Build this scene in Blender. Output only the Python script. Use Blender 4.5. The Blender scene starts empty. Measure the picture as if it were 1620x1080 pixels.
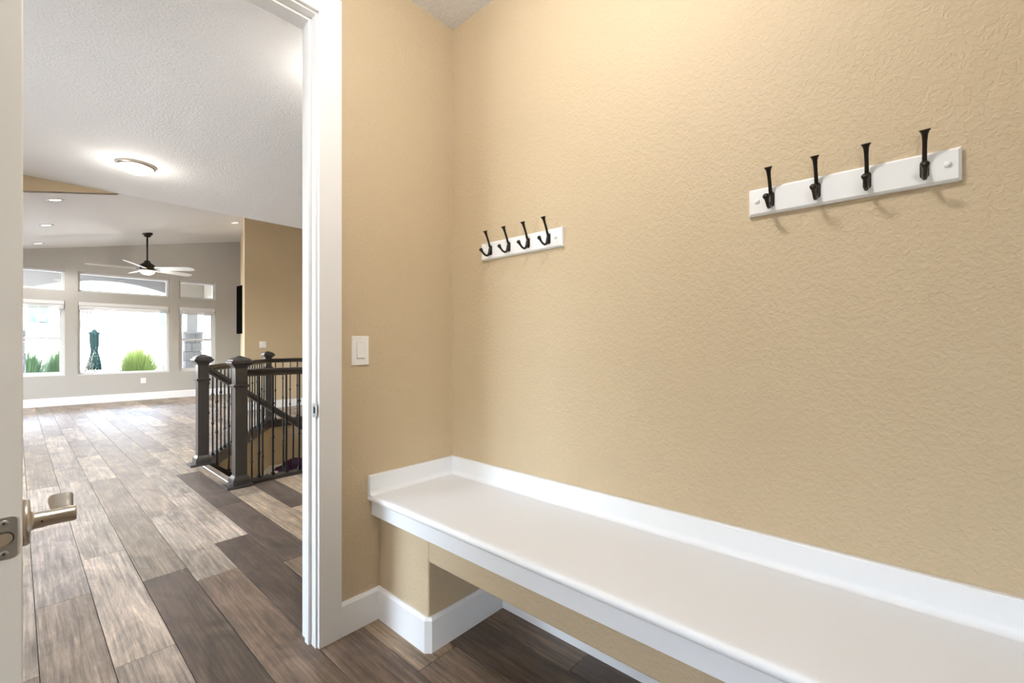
import bpy, bmesh, math, random
from mathutils import Vector, Matrix
random.seed(7)
C = bpy.context.scene.collection
scene = bpy.context.scene

# ------------------------------------------------------------------ camera, world, lights, exposure
# world axes: +X along the wall with the doorway, +Y into the great room, z up; camera at the origin 1.2 m up
cam_d = bpy.data.cameras.new('camera'); cam = bpy.data.objects.new('camera', cam_d); C.objects.link(cam)
cam_d.sensor_width = 36.0; cam_d.lens = 36.0 * 700.0 / 1620.0
cam_d.shift_y = 7.0 / 1620.0; cam_d.clip_start = 0.02; cam_d.clip_end = 300
cam.location = (0, 0, 1.2); cam.rotation_euler = (math.pi / 2, 0, -math.radians(90 - 41.75))
scene.camera = cam

world = bpy.data.worlds.new('world'); scene.world = world; world.use_nodes = True
wn = world.node_tree.nodes; wl = world.node_tree.links
for n in list(wn): wn.remove(n)
sky = wn.new('ShaderNodeTexSky'); sky.sky_type = 'NISHITA'; sky.sun_disc = False
sky.sun_elevation = math.radians(48); sky.sun_rotation = math.radians(200); sky.dust_density = 3.0; sky.air_density = 1.0
bg = wn.new('ShaderNodeBackground'); bg.inputs['Strength'].default_value = 5.4
hsv = wn.new('ShaderNodeHueSaturation'); hsv.inputs['Saturation'].default_value = 0.68
wo = wn.new('ShaderNodeOutputWorld')
wl.new(sky.outputs[0], hsv.inputs['Color']); wl.new(hsv.outputs[0], bg.inputs['Color']); wl.new(bg.outputs[0], wo.inputs['Surface'])

sun_d = bpy.data.lights.new('sun', 'SUN'); sun_d.energy = 12.0; sun_d.angle = math.radians(1); sun_d.color = (1, .96, .9)
sun = bpy.data.objects.new('sun', sun_d); C.objects.link(sun)
sun.rotation_euler = Vector((-.12, .62, -.78)).to_track_quat('-Z', 'Y').to_euler()

scene.view_settings.view_transform = 'Standard'; scene.view_settings.look = 'None'
scene.view_settings.gamma = 1.0; scene.view_settings.use_curve_mapping = False
scene.view_settings.exposure = 0.16
scene.cycles.use_denoising = True
scene.cycles.max_bounces = 10; scene.cycles.diffuse_bounces = 6
scene.cycles.sample_clamp_indirect = 6.0

WARM = (1.0, .94, .85); NEUTRAL = (1.0, .985, .97)
P_MUD, P_HALL, P_HALL2, P_CAN, P_FAN = 45, 9, 10, 60, 14

# ------------------------------------------------------------------ helpers
def tag(o, label=None, cat=None, group=None, kind=None):
    if label: o['label'] = label
    if cat: o['category'] = cat
    if group: o['group'] = group
    if kind: o['kind'] = kind
    return o

def empty(name, loc=(0, 0, 0), rotz=0.0):
    o = bpy.data.objects.new(name, None); C.objects.link(o)
    o.location = loc; o.rotation_euler = (0, 0, rotz); o.empty_display_size = .05
    return o

class MB:
    """collects shapes; build() links them as one mesh object"""
    def __init__(s): s.v = []; s.f = []; s.sm = []
    def add(s, vs, fs, smooth=False):
        b = len(s.v); s.v += [tuple(v) for v in vs]; s.f += [tuple(i + b for i in f) for f in fs]; s.sm += [smooth] * len(fs); return s
    def box(s, x0, x1, y0, y1, z0, z1):
        x0, x1 = min(x0, x1), max(x0, x1); y0, y1 = min(y0, y1), max(y0, y1); z0, z1 = min(z0, z1), max(z0, z1)
        v = [(x0,y0,z0),(x1,y0,z0),(x1,y1,z0),(x0,y1,z0),(x0,y0,z1),(x1,y0,z1),(x1,y1,z1),(x0,y1,z1)]
        return s.add(v, [(0,3,2,1),(4,5,6,7),(0,1,5,4),(1,2,6,5),(2,3,7,6),(3,0,4,7)])
    def cbox(s, c, d): return s.box(c[0]-d[0]/2, c[0]+d[0]/2, c[1]-d[1]/2, c[1]+d[1]/2, c[2]-d[2]/2, c[2]+d[2]/2)
    def prism(s, pts, vec):
        """planar polygon pts (3D) extruded by vec"""
        n = len(pts); vec = Vector(vec); a = [Vector(p) for p in pts]
        nrm = Vector((0, 0, 0))
        for i in range(n): nrm += a[i].cross(a[(i+1) % n])
        if nrm.dot(vec) > 0: a.reverse()
        v = a + [p + vec for p in a]
        f = [tuple(range(n)), tuple(range(2*n-1, n-1, -1))] + [(i, i+n, (i+1) % n + n, (i+1) % n)[::1] for i in range(n)]
        f = [f[0], f[1]] + [(i, i + n, (i+1) % n + n, (i+1) % n) for i in range(n)]
        return s.add(v, f)
    def lathe(s, prof, c=(0,0,0), seg=20, axis=(0,0,1), smooth=True, cap=True):
        q = Vector((0,0,1)).rotation_difference(Vector(axis)); c = Vector(c); v = []; f = []
        for r, z in prof:
            for k in range(seg):
                t = 2*math.pi*k/seg; v.append(c + q @ Vector((r*math.cos(t), r*math.sin(t), z)))
        m = len(prof)
        for i in range(m-1):
            for k in range(seg):
                k2 = (k+1) % seg; f.append((i*seg+k, i*seg+k2, (i+1)*seg+k2, (i+1)*seg+k))
        if cap: f.append(tuple(reversed(range(seg)))); f.append(tuple((m-1)*seg+k for k in range(seg)))
        return s.add(v, f, smooth)
    def tube(s, pts, rads, seg=8, smooth=True, flat=1.0):
        pts = [Vector(p) for p in pts]; n = len(pts)
        if not hasattr(rads, '__len__'): rads = [rads]*n
        v = []; f = []; ref = None
        for i, p in enumerate(pts):
            t = (pts[min(i+1, n-1)] - pts[max(i-1, 0)]).normalized()
            if ref is None: ref = Vector((0,0,1)) if abs(t.z) < .9 else Vector((1,0,0))
            a = (ref - t*ref.dot(t)).normalized(); b = t.cross(a); ref = a
            for k in range(seg):
                th = 2*math.pi*k/seg; v.append(p + a*math.cos(th)*rads[i] + b*math.sin(th)*rads[i]*flat)
        for i in range(n-1):
            for k in range(seg):
                k2 = (k+1) % seg; f.append((i*seg+k, i*seg+k2, (i+1)*seg+k2, (i+1)*seg+k))
        f.append(tuple(reversed(range(seg)))); f.append(tuple((n-1)*seg+k for k in range(seg)))
        return s.add(v, f, smooth)
    def bar(s, p0, p1, prof, up=(0,0,1)):
        """sweeps a closed profile [(side, up)] from p0 to p1 (ends cut square to the run)"""
        p0, p1 = Vector(p0), Vector(p1); t = (p1-p0).normalized(); up = Vector(up)
        u = (up - t*up.dot(t)).normalized(); w = t.cross(u); n = len(prof)
        v = [p0 + w*a + u*b for a, b in prof] + [p1 + w*a + u*b for a, b in prof]
        f = [tuple(range(n)), tuple(range(2*n-1, n-1, -1))] + [(i, i+n, (i+1) % n + n, (i+1) % n) for i in range(n)]
        return s.add(v, f)
    def loft(s, rings, smooth=False):
        n = len(rings[0]); v = [p for r in rings for p in r]; f = []
        for i in range(len(rings)-1):
            for k in range(n):
                k2 = (k+1) % n; f.append((i*n+k, i*n+k2, (i+1)*n+k2, (i+1)*n+k))
        f.append(tuple(reversed(range(n)))); f.append(tuple((len(rings)-1)*n+k for k in range(n)))
        return s.add(v, f, smooth)
    def sq(s, c, levels):
        """stack of square rings [(half, z)] round c"""
        return s.loft([[(c[0]-h, c[1]-h, c[2]+z), (c[0]+h, c[1]-h, c[2]+z), (c[0]+h, c[1]+h, c[2]+z), (c[0]-h, c[1]+h, c[2]+z)] for h, z in levels])
    def mesh(s, name, mat):
        me = bpy.data.meshes.new(name); me.from_pydata(s.v, [], s.f); me.update()
        bm = bmesh.new(); bm.from_mesh(me); bmesh.ops.recalc_face_normals(bm, faces=bm.faces[:]); bm.to_mesh(me); bm.free()
        for p, sm in zip(me.polygons, s.sm): p.use_smooth = sm
        if mat: me.materials.append(mat)
        return me
    def build(s, name, mat, parent=None, bevel=0.0, seg=2, loc=None):
        o = bpy.data.objects.new(name, s.mesh(name, mat)); C.objects.link(o)
        if parent: o.parent = parent
        if loc is not None: o.location = loc
        if bevel:
            b = o.modifiers.new('bevel', 'BEVEL'); b.width = bevel; b.segments = seg; b.limit_method = 'ANGLE'; b.angle_limit = math.radians(40)
        return o

# ------------------------------------------------------------------ materials
def mat(name, col, rough=.5, metal=0.0, spec=.5, bump=None, var=None, emit=None):
    """bump = (scale, strength, distance, detail); var = (scale, amount)"""
    m = bpy.data.materials.new(name); m.use_nodes = True; nt = m.node_tree; N = nt.nodes; L = nt.links
    b = N['Principled BSDF']; b.inputs['Base Color'].default_value = (*col, 1); b.inputs['Roughness'].default_value = rough
    b.inputs['Metallic'].default_value = metal; b.inputs['Specular IOR Level'].default_value = spec
    tc = N.new('ShaderNodeTexCoord')
    if var:
        n = N.new('ShaderNodeTexNoise'); n.inputs['Scale'].default_value = var[0]; n.inputs['Detail'].default_value = 4
        L.new(tc.outputs['Object'], n.inputs['Vector'])
        r = N.new('ShaderNodeMapRange'); r.inputs['To Min'].default_value = 1-var[1]; r.inputs['To Max'].default_value = 1+var[1]
        L.new(n.outputs['Fac'], r.inputs['Value'])
        mx = N.new('ShaderNodeMix'); mx.data_type = 'RGBA'; mx.blend_type = 'MULTIPLY'; mx.inputs['Factor'].default_value = 1
        mx.inputs['A'].default_value = (*col, 1); L.new(r.outputs[0], mx.inputs['B']); L.new(mx.outputs['Result'], b.inputs['Base Color'])
    if bump:
        n = N.new('ShaderNodeTexNoise'); n.inputs['Scale'].default_value = bump[0]; n.inputs['Detail'].default_value = bump[3]
        n.inputs['Roughness'].default_value = .45; n.inputs['Distortion'].default_value = .6
        L.new(tc.outputs['Object'], n.inputs['Vector'])
        cr = N.new('ShaderNodeValToRGB'); cr.color_ramp.elements[0].position = .40; cr.color_ramp.elements[1].position = .62
        L.new(n.outputs['Fac'], cr.inputs['Fac'])
        bp = N.new('ShaderNodeBump'); bp.inputs['Strength'].default_value = bump[1]; bp.inputs['Distance'].default_value = bump[2]
        L.new(cr.outputs['Color'], bp.inputs['Height']); L.new(bp.outputs['Normal'], b.inputs['Normal'])
    if emit:
        b.inputs['Emission Color'].default_value = (*emit[0], 1); b.inputs['Emission Strength'].default_value = emit[1]
    return m

TANC = (.53, .422, .278)
M = {}
M['tan'] = mat('tan_textured_paint', TANC, .62, spec=.35, bump=(85, .32, .003, 1.2), var=(2.2, .02))
M['greyed'] = mat('light_greyed_tan_paint', (.43, .412, .378), .62, spec=.3, bump=(62, .3, .004, 1.5))  # tan wall paint with cool window light greyed into its colour
M['ceil'] = mat('white_textured_ceiling', (.76, .76, .76), .75, spec=.2, bump=(60, .4, .004, 3))
M['trim'] = mat('white_trim_paint', (.82, .82, .81), .38, spec=.45)
M['door'] = mat('door_paint', (.78, .75, .70), .42, spec=.45, var=(9, .03))
M['bench'] = mat('white_solid_surface', (.82, .835, .85), .42, spec=.35, var=(3, .012))
M['plate'] = mat('white_plastic', (.83, .82, .79), .35)
M['bronze'] = mat('oil_rubbed_bronze', (.022, .017, .013), .42, metal=.55, spec=.5)
M['nickel'] = mat('satin_nickel', (.55, .50, .44), .30, metal=1.0)
M['steel'] = mat('brushed_steel', (.60, .62, .63), .36, metal=1.0)
M['brass'] = mat('brass_bolt', (.58, .50, .40), .32, metal=1.0)
M['hole'] = mat('dark_recess', (.015, .013, .012), .8)
M['newel'] = mat('espresso_wood', (.030, .025, .022), .28, spec=.75, var=(14, .18))
M['iron'] = mat('black_wrought_iron', (.012, .012, .015), .40, metal=.4)
M['tvblack'] = mat('television_black', (.004, .004, .004), .9, spec=0.0)
M['frame'] = mat('white_vinyl', (.68, .68, .68), .35)
M['shade'] = mat('shade_fabric', (.58, .58, .58), .8)
M['sub'] = mat('floor_joint_dark', (.035, .026, .02), .9)
M['carpet'] = mat('beige_carpet', (.42, .35, .26), .95, bump=(400, .5, .003, 2))
M['purple'] = mat('purple_cloth', (.08, .022, .08), .9, bump=(60, .5, .01, 3))
M['stucco'] = mat('pale_stucco', (.40, .395, .38), .9, bump=(70, .3, .004, 2))
M['soffit'] = mat('patio_ceiling_paint', (.27, .27, .272), .8)
M['wing'] = mat('tan_stucco', (.36, .325, .275), .9, bump=(70, .3, .004, 2))
M['stone'] = mat('grey_stone', (.27, .27, .272), .85, bump=(25, .6, .01, 4), var=(7, .25))
M['gravel'] = mat('pale_gravel', (.50, .48, .44), .95, bump=(90, .6, .01, 3), var=(30, .2))
M['concrete'] = mat('concrete', (.40, .395, .385), .9, var=(3, .06))
M['teal'] = mat('teal_canvas', (.003, .0105, .0105), .95, spec=.1, var=(9, .35))
M['greymetal'] = mat('grey_metal', (.10, .10, .10), .45, metal=.6)
M['leaf1'] = mat('cool_green_blade', (.075, .145, .06), .7, var=(6, .3))
M['leaf2'] = mat('lime_green_blade', (.105, .15, .03), .7, var=(6, .3))
M['leaf3'] = mat('olive_leaf', (.06, .075, .04), .6, var=(6, .3))
M['bark'] = mat('twig_brown', (.10, .07, .05), .8)
M['roofdark'] = mat('dark_fascia', (.05, .048, .045), .7)
M['blueglass'] = mat('teal_window_glass', (.02, .075, .085), .5, spec=.2)

def glass():
    m = bpy.data.materials.new('window_glass'); m.use_nodes = True; nt = m.node_tree; N = nt.nodes; L = nt.links
    N.remove(N['Principled BSDF']); out = N['Material Output']
    t = N.new('ShaderNodeBsdfTransparent'); t.inputs['Color'].default_value = (.96, .97, .97, 1)
    g = N.new('ShaderNodeBsdfGlossy'); g.inputs['Roughness'].default_value = .02
    fr = N.new('ShaderNodeFresnel'); fr.inputs['IOR'].default_value = 1.45
    mx = N.new('ShaderNodeMixShader'); L.new(fr.outputs[0], mx.inputs[0]); L.new(t.outputs[0], mx.inputs[1]); L.new(g.outputs[0], mx.inputs[2])
    L.new(mx.outputs[0], out.inputs['Surface']); return m
M['glass'] = glass()

def lampmat(name, col, s): return mat(name, (.9, .88, .84), .5, emit=(col, s))
M['dome'] = lampmat('lit_frosted_dome', (1, .93, .82), 2.2)
M['canlit'] = lampmat('lit_recessed_lens', (1, .95, .88), 1.6)
M['fanlit'] = lampmat('lit_fan_bowl', (1, .84, .62), 2.4)

def plankmat(name, from_attr):
    m = bpy.data.materials.new(name); m.use_nodes = True; nt = m.node_tree; N = nt.nodes; L = nt.links; b = N['Principled BSDF']
    tc = N.new('ShaderNodeTexCoord'); oi = N.new('ShaderNodeObjectInfo')
    if from_attr:
        at = N.new('ShaderNodeVertexColor'); at.layer_name = 'tone'; colour = at.outputs['Color']; rnd = at.outputs['Alpha']
    else:
        colour = oi.outputs['Color']; rnd = oi.outputs['Random']
    mul = N.new('ShaderNodeMath'); mul.operation = 'MULTIPLY'; mul.inputs[1].default_value = 37.0; L.new(rnd, mul.inputs[0])
    cmb = N.new('ShaderNodeCombineXYZ')
    for k in range(3): L.new(mul.outputs[0], cmb.inputs[k])
    vadd = N.new('ShaderNodeVectorMath'); vadd.operation = 'ADD'; L.new(tc.outputs['Object'], vadd.inputs[0]); L.new(cmb.outputs[0], vadd.inputs[1])
    def noise(sx, sy, scale, detail, dist):
        mp = N.new('ShaderNodeMapping'); mp.inputs['Scale'].default_value = (sx, sy, 1); L.new(vadd.outputs[0], mp.inputs['Vector'])
        n = N.new('ShaderNodeTexNoise'); n.inputs['Scale'].default_value = scale; n.inputs['Detail'].default_value = detail
        n.inputs['Distortion'].default_value = dist; n.inputs['Roughness'].default_value = .62; L.new(mp.outputs[0], n.inputs['Vector']); return n.outputs['Fac']
    grain = noise(9, .30, 9, 5, .35); patch = noise(3.0, 1.1, 2.2, 5, 1.2); fine = noise(60, 3, 6, 3, .2)
    def rng(src, a, b, lo, hi):
        r = N.new('ShaderNodeMapRange'); r.inputs['From Min'].default_value = a; r.inputs['From Max'].default_value = b
        r.inputs['To Min'].default_value = lo; r.inputs['To Max'].default_value = hi; L.new(src, r.inputs['Value']); return r.outputs[0]
    def mult(a, b_):
        x = N.new('ShaderNodeMath'); x.operation = 'MULTIPLY'; L.new(a, x.inputs[0]); L.new(b_, x.inputs[1]); return x.outputs[0]
    k = mult(mult(rng(grain, .3, .7, .45, 1.45), rng(patch, .3, .7, .60, 1.40)), rng(fine, .3, .7, .82, 1.18))
    mx = N.new('ShaderNodeMix'); mx.data_type = 'RGBA'; mx.blend_type = 'MULTIPLY'; mx.inputs['Factor'].default_value = 1
    L.new(colour, mx.inputs['A']); L.new(k, mx.inputs['B']); L.new(mx.outputs['Result'], b.inputs['Base Color'])
    rr = rng(grain, .3, .7, .38, .56); L.new(rr, b.inputs['Roughness']); b.inputs['Specular IOR Level'].default_value = .55
    bp = N.new('ShaderNodeBump'); bp.inputs['Strength'].default_value = .35; bp.inputs['Distance'].default_value = .0012
    L.new(grain, bp.inputs['Height']); L.new(bp.outputs['Normal'], b.inputs['Normal'])
    return m
M['plank'] = plankmat('vinyl_plank', False); M['plankfar'] = plankmat('vinyl_plank_joined', True)

# ------------------------------------------------------------------ key dimensions
WD, WD2 = 1.75, 1.87            # wall with the doorway, both faces
R = 1.50                        # wall with the coat hooks
CM, CH = 2.83, 3.24             # ceilings of the mudroom and the hall
YC, FAR = 7.87, 12.70           # edge of the flat hall ceiling, window wall
XL, XR = -2.3, 5.2              # side walls of hall and great room
MX0, MY0 = -2.2, -2.3           # mudroom extents
def vault(x): return 3.0435 + .2146*x
HOLE = [(1.30, 4.33), (5.0, 4.33), (5.0, 7.55), (2.65, 7.55), (1.30, 5.40)]

# ------------------------------------------------------------------ floor and planks
fb = MB()
for x0, x1, y0, y1 in ((XL-.1, XR+.1, MY0-.1, 4.33), (XL-.1, 1.30, 4.33, FAR+.1), (5.0, XR+.1, 4.33, FAR+.1), (1.30, 5.0, 7.55, FAR+.1)):
    fb.box(x0, x1, y0, y1, -.25, -.008)
fb.prism([(1.30, 5.40, -.25), (2.65, 7.55, -.25), (1.30, 7.55, -.25)], (0, 0, .242))
floor = tag(fb.build('floor', M['sub']), 'floor of grey-brown wood-look planks through the doorway', 'floor', kind='structure')

def clip(poly, p, n, keep_inside):
    out = []
    def d(q): return (q[0]-p[0])*n[0] + (q[1]-p[1])*n[1]
    for i in range(len(poly)):
        a, b = poly[i], poly[(i+1) % len(poly)]; da, db = d(a), d(b)
        if not keep_inside: da, db = -da, -db
        if da >= 0: out.append(a)
        if (da > 0 and db < 0) or (da < 0 and db > 0):
            t = da/(da-db); out.append((a[0]+(b[0]-a[0])*t, a[1]+(b[1]-a[1])*t))
    return out
def area(p): return abs(sum(p[i][0]*p[(i+1) % len(p)][1]-p[(i+1) % len(p)][0]*p[i][1] for i in range(len(p))))/2 if len(p) > 2 else 0
def minus_hole(rect):
    rem = rect; res = []
    for i in range(len(HOLE)):
        a, b = HOLE[i], HOLE[(i+1) % len(HOLE)]; n = (-(b[1]-a[1]), b[0]-a[0])   # inward normal (ccw)
        o = clip(rem, a, n, False)
        if area(o) > 1e-4: res.append(o)
        rem = clip(rem, a, n, True)
        if area(rem) < 1e-4: return res
    return res

PW, PL = .186, 1.24
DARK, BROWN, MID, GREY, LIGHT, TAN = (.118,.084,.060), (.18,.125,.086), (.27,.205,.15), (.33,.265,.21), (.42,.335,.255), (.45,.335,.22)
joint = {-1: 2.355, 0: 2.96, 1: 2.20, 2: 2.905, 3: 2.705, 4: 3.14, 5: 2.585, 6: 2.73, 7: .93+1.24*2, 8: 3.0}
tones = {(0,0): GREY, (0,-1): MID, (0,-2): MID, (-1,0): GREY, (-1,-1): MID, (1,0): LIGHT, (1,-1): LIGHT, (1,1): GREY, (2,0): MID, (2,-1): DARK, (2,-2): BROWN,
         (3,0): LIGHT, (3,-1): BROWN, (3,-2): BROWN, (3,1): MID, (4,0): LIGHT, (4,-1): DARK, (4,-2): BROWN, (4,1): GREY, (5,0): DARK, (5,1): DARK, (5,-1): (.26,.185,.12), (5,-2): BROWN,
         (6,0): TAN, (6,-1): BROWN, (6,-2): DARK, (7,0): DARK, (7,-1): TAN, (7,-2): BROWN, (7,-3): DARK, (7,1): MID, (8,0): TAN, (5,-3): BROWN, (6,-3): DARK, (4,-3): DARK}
shared = {}
farb = MB(); fartone = []
rp = random.Random(3)
for k in range(-13, 29):
    x0 = .057 + PW*k; x1 = x0 + PW
    off = joint.get(k, .35 + (k*.47 % 1.24))
    n0 = math.floor((MY0 - off)/PL)
    for n in range(n0, n0+14):
        y0 = off + n*PL; y1 = y0 + PL
        a0, a1 = max(x0, XL), min(x1, XR); b0, b1 = max(y0, MY0), min(y1, FAR)
        if a1-a0 < .02 or b1-b0 < .02: continue
        # no planks outside the rooms
        if b1 <= WD and not (MX0 < (a0+a1)/2 < R+.05): continue
        tone = tones.get((k, n)) or rp.choice([GREY, GREY, MID, LIGHT, LIGHT, MID] if y0 > 1.8 else [BROWN, DARK, BROWN, MID])  # random plank tones; window glare and mudroom dimness painted into the palettes
        near = (-6 <= k <= 20) and b1 > .2
        if near and (b1 < 1.75 and a1 < 0): near = False
        g = .0011
        rect = [(a0+g, b0+g), (a1-g, b0+g), (a1-g, b1-g), (a0+g, b1-g)]
        polys = minus_hole(rect) if (a1 > 1.30 and b1 > 4.33 and b0 < 7.55) else [rect]
        polys = [p for p in polys if area(p) > 1e-3]
        if not polys: continue
        cx, cy = (a0+a1)/2, (b0+b1)/2
        if near:
            full = len(polys) == 1 and polys[0] is rect
            key = (round(a1-a0, 3), round(b1-b0, 3)) if full else None
            me = shared.get(key) if full else None
            if me is None:
                pb = MB()
                for p in polys:
                    c = [(q[0]-cx, q[1]-cy) for q in p]; m_ = len(c)
                    mx_, my_ = sum(q[0] for q in c)/m_, sum(q[1] for q in c)/m_
                    def inset(q, d=.0012):
                        v = Vector((mx_-q[0], my_-q[1])); return (q[0]+math.copysign(min(d, abs(v.x)), v.x), q[1]+math.copysign(min(d, abs(v.y)), v.y))
                    pb.loft([[(q[0], q[1], -.0075) for q in c], [(q[0], q[1], -.0012) for q in c], [(*inset(q), 0) for q in c]])
                me = pb.mesh('plank', M['plank'])
                if full: shared[key] = me
            o = bpy.data.objects.new('plank', me); C.objects.link(o); o.parent = floor; o.location = (cx, cy, 0)
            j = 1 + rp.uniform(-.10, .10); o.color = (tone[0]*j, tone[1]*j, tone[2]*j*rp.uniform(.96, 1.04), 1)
        else:
            for p in polys:
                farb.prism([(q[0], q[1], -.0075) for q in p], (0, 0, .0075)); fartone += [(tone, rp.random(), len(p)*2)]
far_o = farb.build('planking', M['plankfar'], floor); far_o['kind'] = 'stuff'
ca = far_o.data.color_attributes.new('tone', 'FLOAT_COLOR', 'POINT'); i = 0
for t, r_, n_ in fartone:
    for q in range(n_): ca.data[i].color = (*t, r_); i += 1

# ------------------------------------------------------------------ walls and ceilings
def wall_x(name, m, x0, x1, y0, y1, z0, ztop, openings=(), label='', parent=None):
    """wall running along X with rectangular openings (xa, xb, za, zb); ztop is a number or a function of x"""
    zt = ztop if callable(ztop) else (lambda x: ztop)
    xs = sorted({x0, x1, *[o[0] for o in openings], *[o[1] for o in openings]})
    b = MB()
    for a, c in zip(xs[:-1], xs[1:]):
        ops = sorted([(o[2], o[3]) for o in openings if o[0] <= a+1e-6 and o[1] >= c-1e-6]); z = z0
        for za, zb in ops:
            if za > z: b.box(a, c, y0, y1, z, za)
            z = zb
        b.prism([(a, y0, z), (c, y0, z), (c, y0, zt(c)), (a, y0, zt(a))], (0, y1-y0, 0))
    o = b.build(name, m, parent); return tag(o, label, 'wall', kind='structure')
def wall_y(name, m, y0, y1, x0, x1, z0, ztop, openings=(), label=''):
    ys = sorted({y0, y1, *[o[0] for o in openings], *[o[1] for o in openings]}); b = MB()
    for a, c in zip(ys[:-1], ys[1:]):
        ops = sorted([(o[2], o[3]) for o in openings if o[0] <= a+1e-6 and o[1] >= c-1e-6]); z = z0
        for za, zb in ops:
            if za > z: b.box(x0, x1, a, c, z, za)
            z = zb
        b.box(x0, x1, a, c, z, ztop)
    return tag(b.build(name, m), label, 'wall', kind='structure')

JX0, JX1, JZ = -.036, .79, 2.515           # clear door opening
wall_x('wall_doorway', M['tan'], XL, XR, WD, WD2, 0, CH+.05, [(JX0-.02, JX1+.02, 0, JZ+.02)], 'tan textured wall with the doorway and light switch')
wall_y('wall_hooks', M['tan'], MY0, WD, R, R+.12, 0, CM+.05, (), 'long tan textured wall carrying the two coat racks')
MWIN = (-1.35, -.50, .70, 2.20)
wall_y('wall_mudroom_side', M['tan'], MY0, WD, MX0-.12, MX0, 0, CM+.05, [MWIN], 'tan side wall of the mudroom with a tall window')
wall_x('wall_mudroom_back', M['tan'], MX0-.12, R+.12, MY0-.12, MY0, 0, CM+.05, (), 'tan wall of the mudroom opposite the doorway')
cb = MB(); cb.box(MX0-.1, R+.1, MY0-.1, WD, CM, CM+.1)
tag(cb.build('ceiling', M['ceil']), 'white textured mudroom ceiling above the coat racks', 'ceiling', kind='structure')

HWIN = [(2.5, 6.6, .05, 2.62), (8.6, 11.9, .05, 2.35)]  # unseen openings, added and enlarged to let in more daylight
wall_y('wall_hall_side', M['tan'], WD2, FAR, XL-.12, XL, 0, 3.4, HWIN, 'tan long side wall of hall and great room with glazed doors added for daylight')
wall_y('wall_hall_end', M['tan'], WD2, 9.15, XR, XR+.12, 0, 4.3, (), 'tan wall beyond the far end of the stairwell')
cb = MB(); cb.box(XL-.1, XR+.1, WD2, YC, CH, CH+.1)
tag(cb.build('ceiling_hall', M['ceil']), 'flat white textured hall ceiling with the lit dome lamp', 'ceiling', kind='structure')
cb = MB(); cb.prism([(XL-.1, YC+.01, vault(XL-.1)), (XR+.2, YC+.01, vault(XR+.2)), (XR+.2, YC+.01, vault(XR+.2)+.12), (XL-.1, YC+.01, vault(XL-.1)+.12)], (0, FAR+.19-YC, 0))
tag(cb.build('ceiling_vault', M['ceil']), 'sloping white great room ceiling above the fan', 'ceiling', kind='structure')
xc = (CH-3.0435)/.2146
db = MB(); db.prism([(XL-.1, YC, vault(XL-.1)), (xc, YC, CH), (XL-.1, YC, CH)], (0, .1, 0)); db.prism([(xc, YC+.010, CH+.004), (XR+.2, YC+.010, vault(XR+.2)), (XR+.2, YC+.010, CH+.004)], (0, -.1, 0))
tag(db.build('wall_ceiling_step', M['tan']), 'tan triangular strip between flat and sloping ceilings', 'wall', kind='structure')

WO = [(-1.75, .658), (.841, 2.350), (2.532, 3.267)]; TZ = (2.32, 2.73); LZ = (.60, 2.11)  # left lower window stretched out of view to reflect in the newels
wall_x('wall_windows', M['greyed'], XL, 4.12, FAR, FAR+.16, 0, vault, [(max(a, -.9), b, *TZ) for a, b in WO] + [(a, b, *LZ) for a, b in WO], 'greige tan end wall of the great room, cool light in its colour, with six windows')
wall_x('wall_stair', M['tan'], 2.816, XR, 9.15, 9.27, 0, vault, (), 'tall tan wall behind the stair railing with pale end edge')
bx = MB(); bx.box(3.52, 4.12, 9.27, 11.72, 0, vault(3.52))
tag(bx.build('wall_chimney', M['tan']), 'tan projecting wall that carries the television', 'wall', kind='structure')
wall_y('wall_great_room_side', M['tan'], 11.72, FAR, 4.0, 4.12, 0, vault(4.0), (), 'tan side wall between television wall and windows')

# knee wall below the bench: two end stubs and a header, open underneath
KX, KY = 1.075, 1.398
kb = MB(); kb.box(KX, R, KY, WD, 0, .525); kb.box(KX, KX+.115, -.75, KY, .352, .525); kb.box(KX, R, -1.10, -.75, 0, .525)
tag(kb.build('wall_under_bench', M['tan'], bevel=.008, seg=3), 'tan textured knee wall with an open recess under the white bench', 'wall', kind='structure')

# ------------------------------------------------------------------ baseboards
def baseboard(name, pts, label, h=.137, t=.015, corner=None):
    """pts = floor polyline with the room on its left; mitred"""
    prof = [(0, 0), (t, 0), (t, h-.012), (t-.008, h), (0, h)]; P = [Vector((*p, 0)) for p in pts]; n = len(P); rings = []
    for i in range(n):
        d0 = (P[i]-P[i-1]).normalized() if i else None; d1 = (P[i+1]-P[i]).normalized() if i < n-1 else None
        l0 = Vector((-d0.y, d0.x, 0)) if d0 else None; l1 = Vector((-d1.y, d1.x, 0)) if d1 else None
        if l0 is None: m_ = l1
        elif l1 is None: m_ = l0
        else: m_ = (l0+l1)/(1+l0.dot(l1))
        rings.append([P[i] + m_*a + Vector((0, 0, b)) for a, b in prof])
    return tag(MB().loft(rings).build(name, M['trim']), label, 'baseboard', kind='structure')
c_ = .012
baseboard('baseboard_bench', [(R, -.75), (R, KY), (KX+c_, KY), (KX, KY+c_), (KX, WD), (.891, WD)], 'white baseboard wrapping the corner of the bench knee wall')
baseboard('baseboard_windows', [(3.98, FAR), (XL, FAR)], 'white baseboard below the great room windows', h=.16)
baseboard('baseboard_stair', [(XR, 9.15), (2.816, 9.15), (2.816, 9.27)], 'white baseboard on the wall behind the stair railing', h=.15)
baseboard('baseboard_hall', [(XL, 8.5), (XL, 6.7)], 'white baseboard along the long side wall', h=.15)

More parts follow.
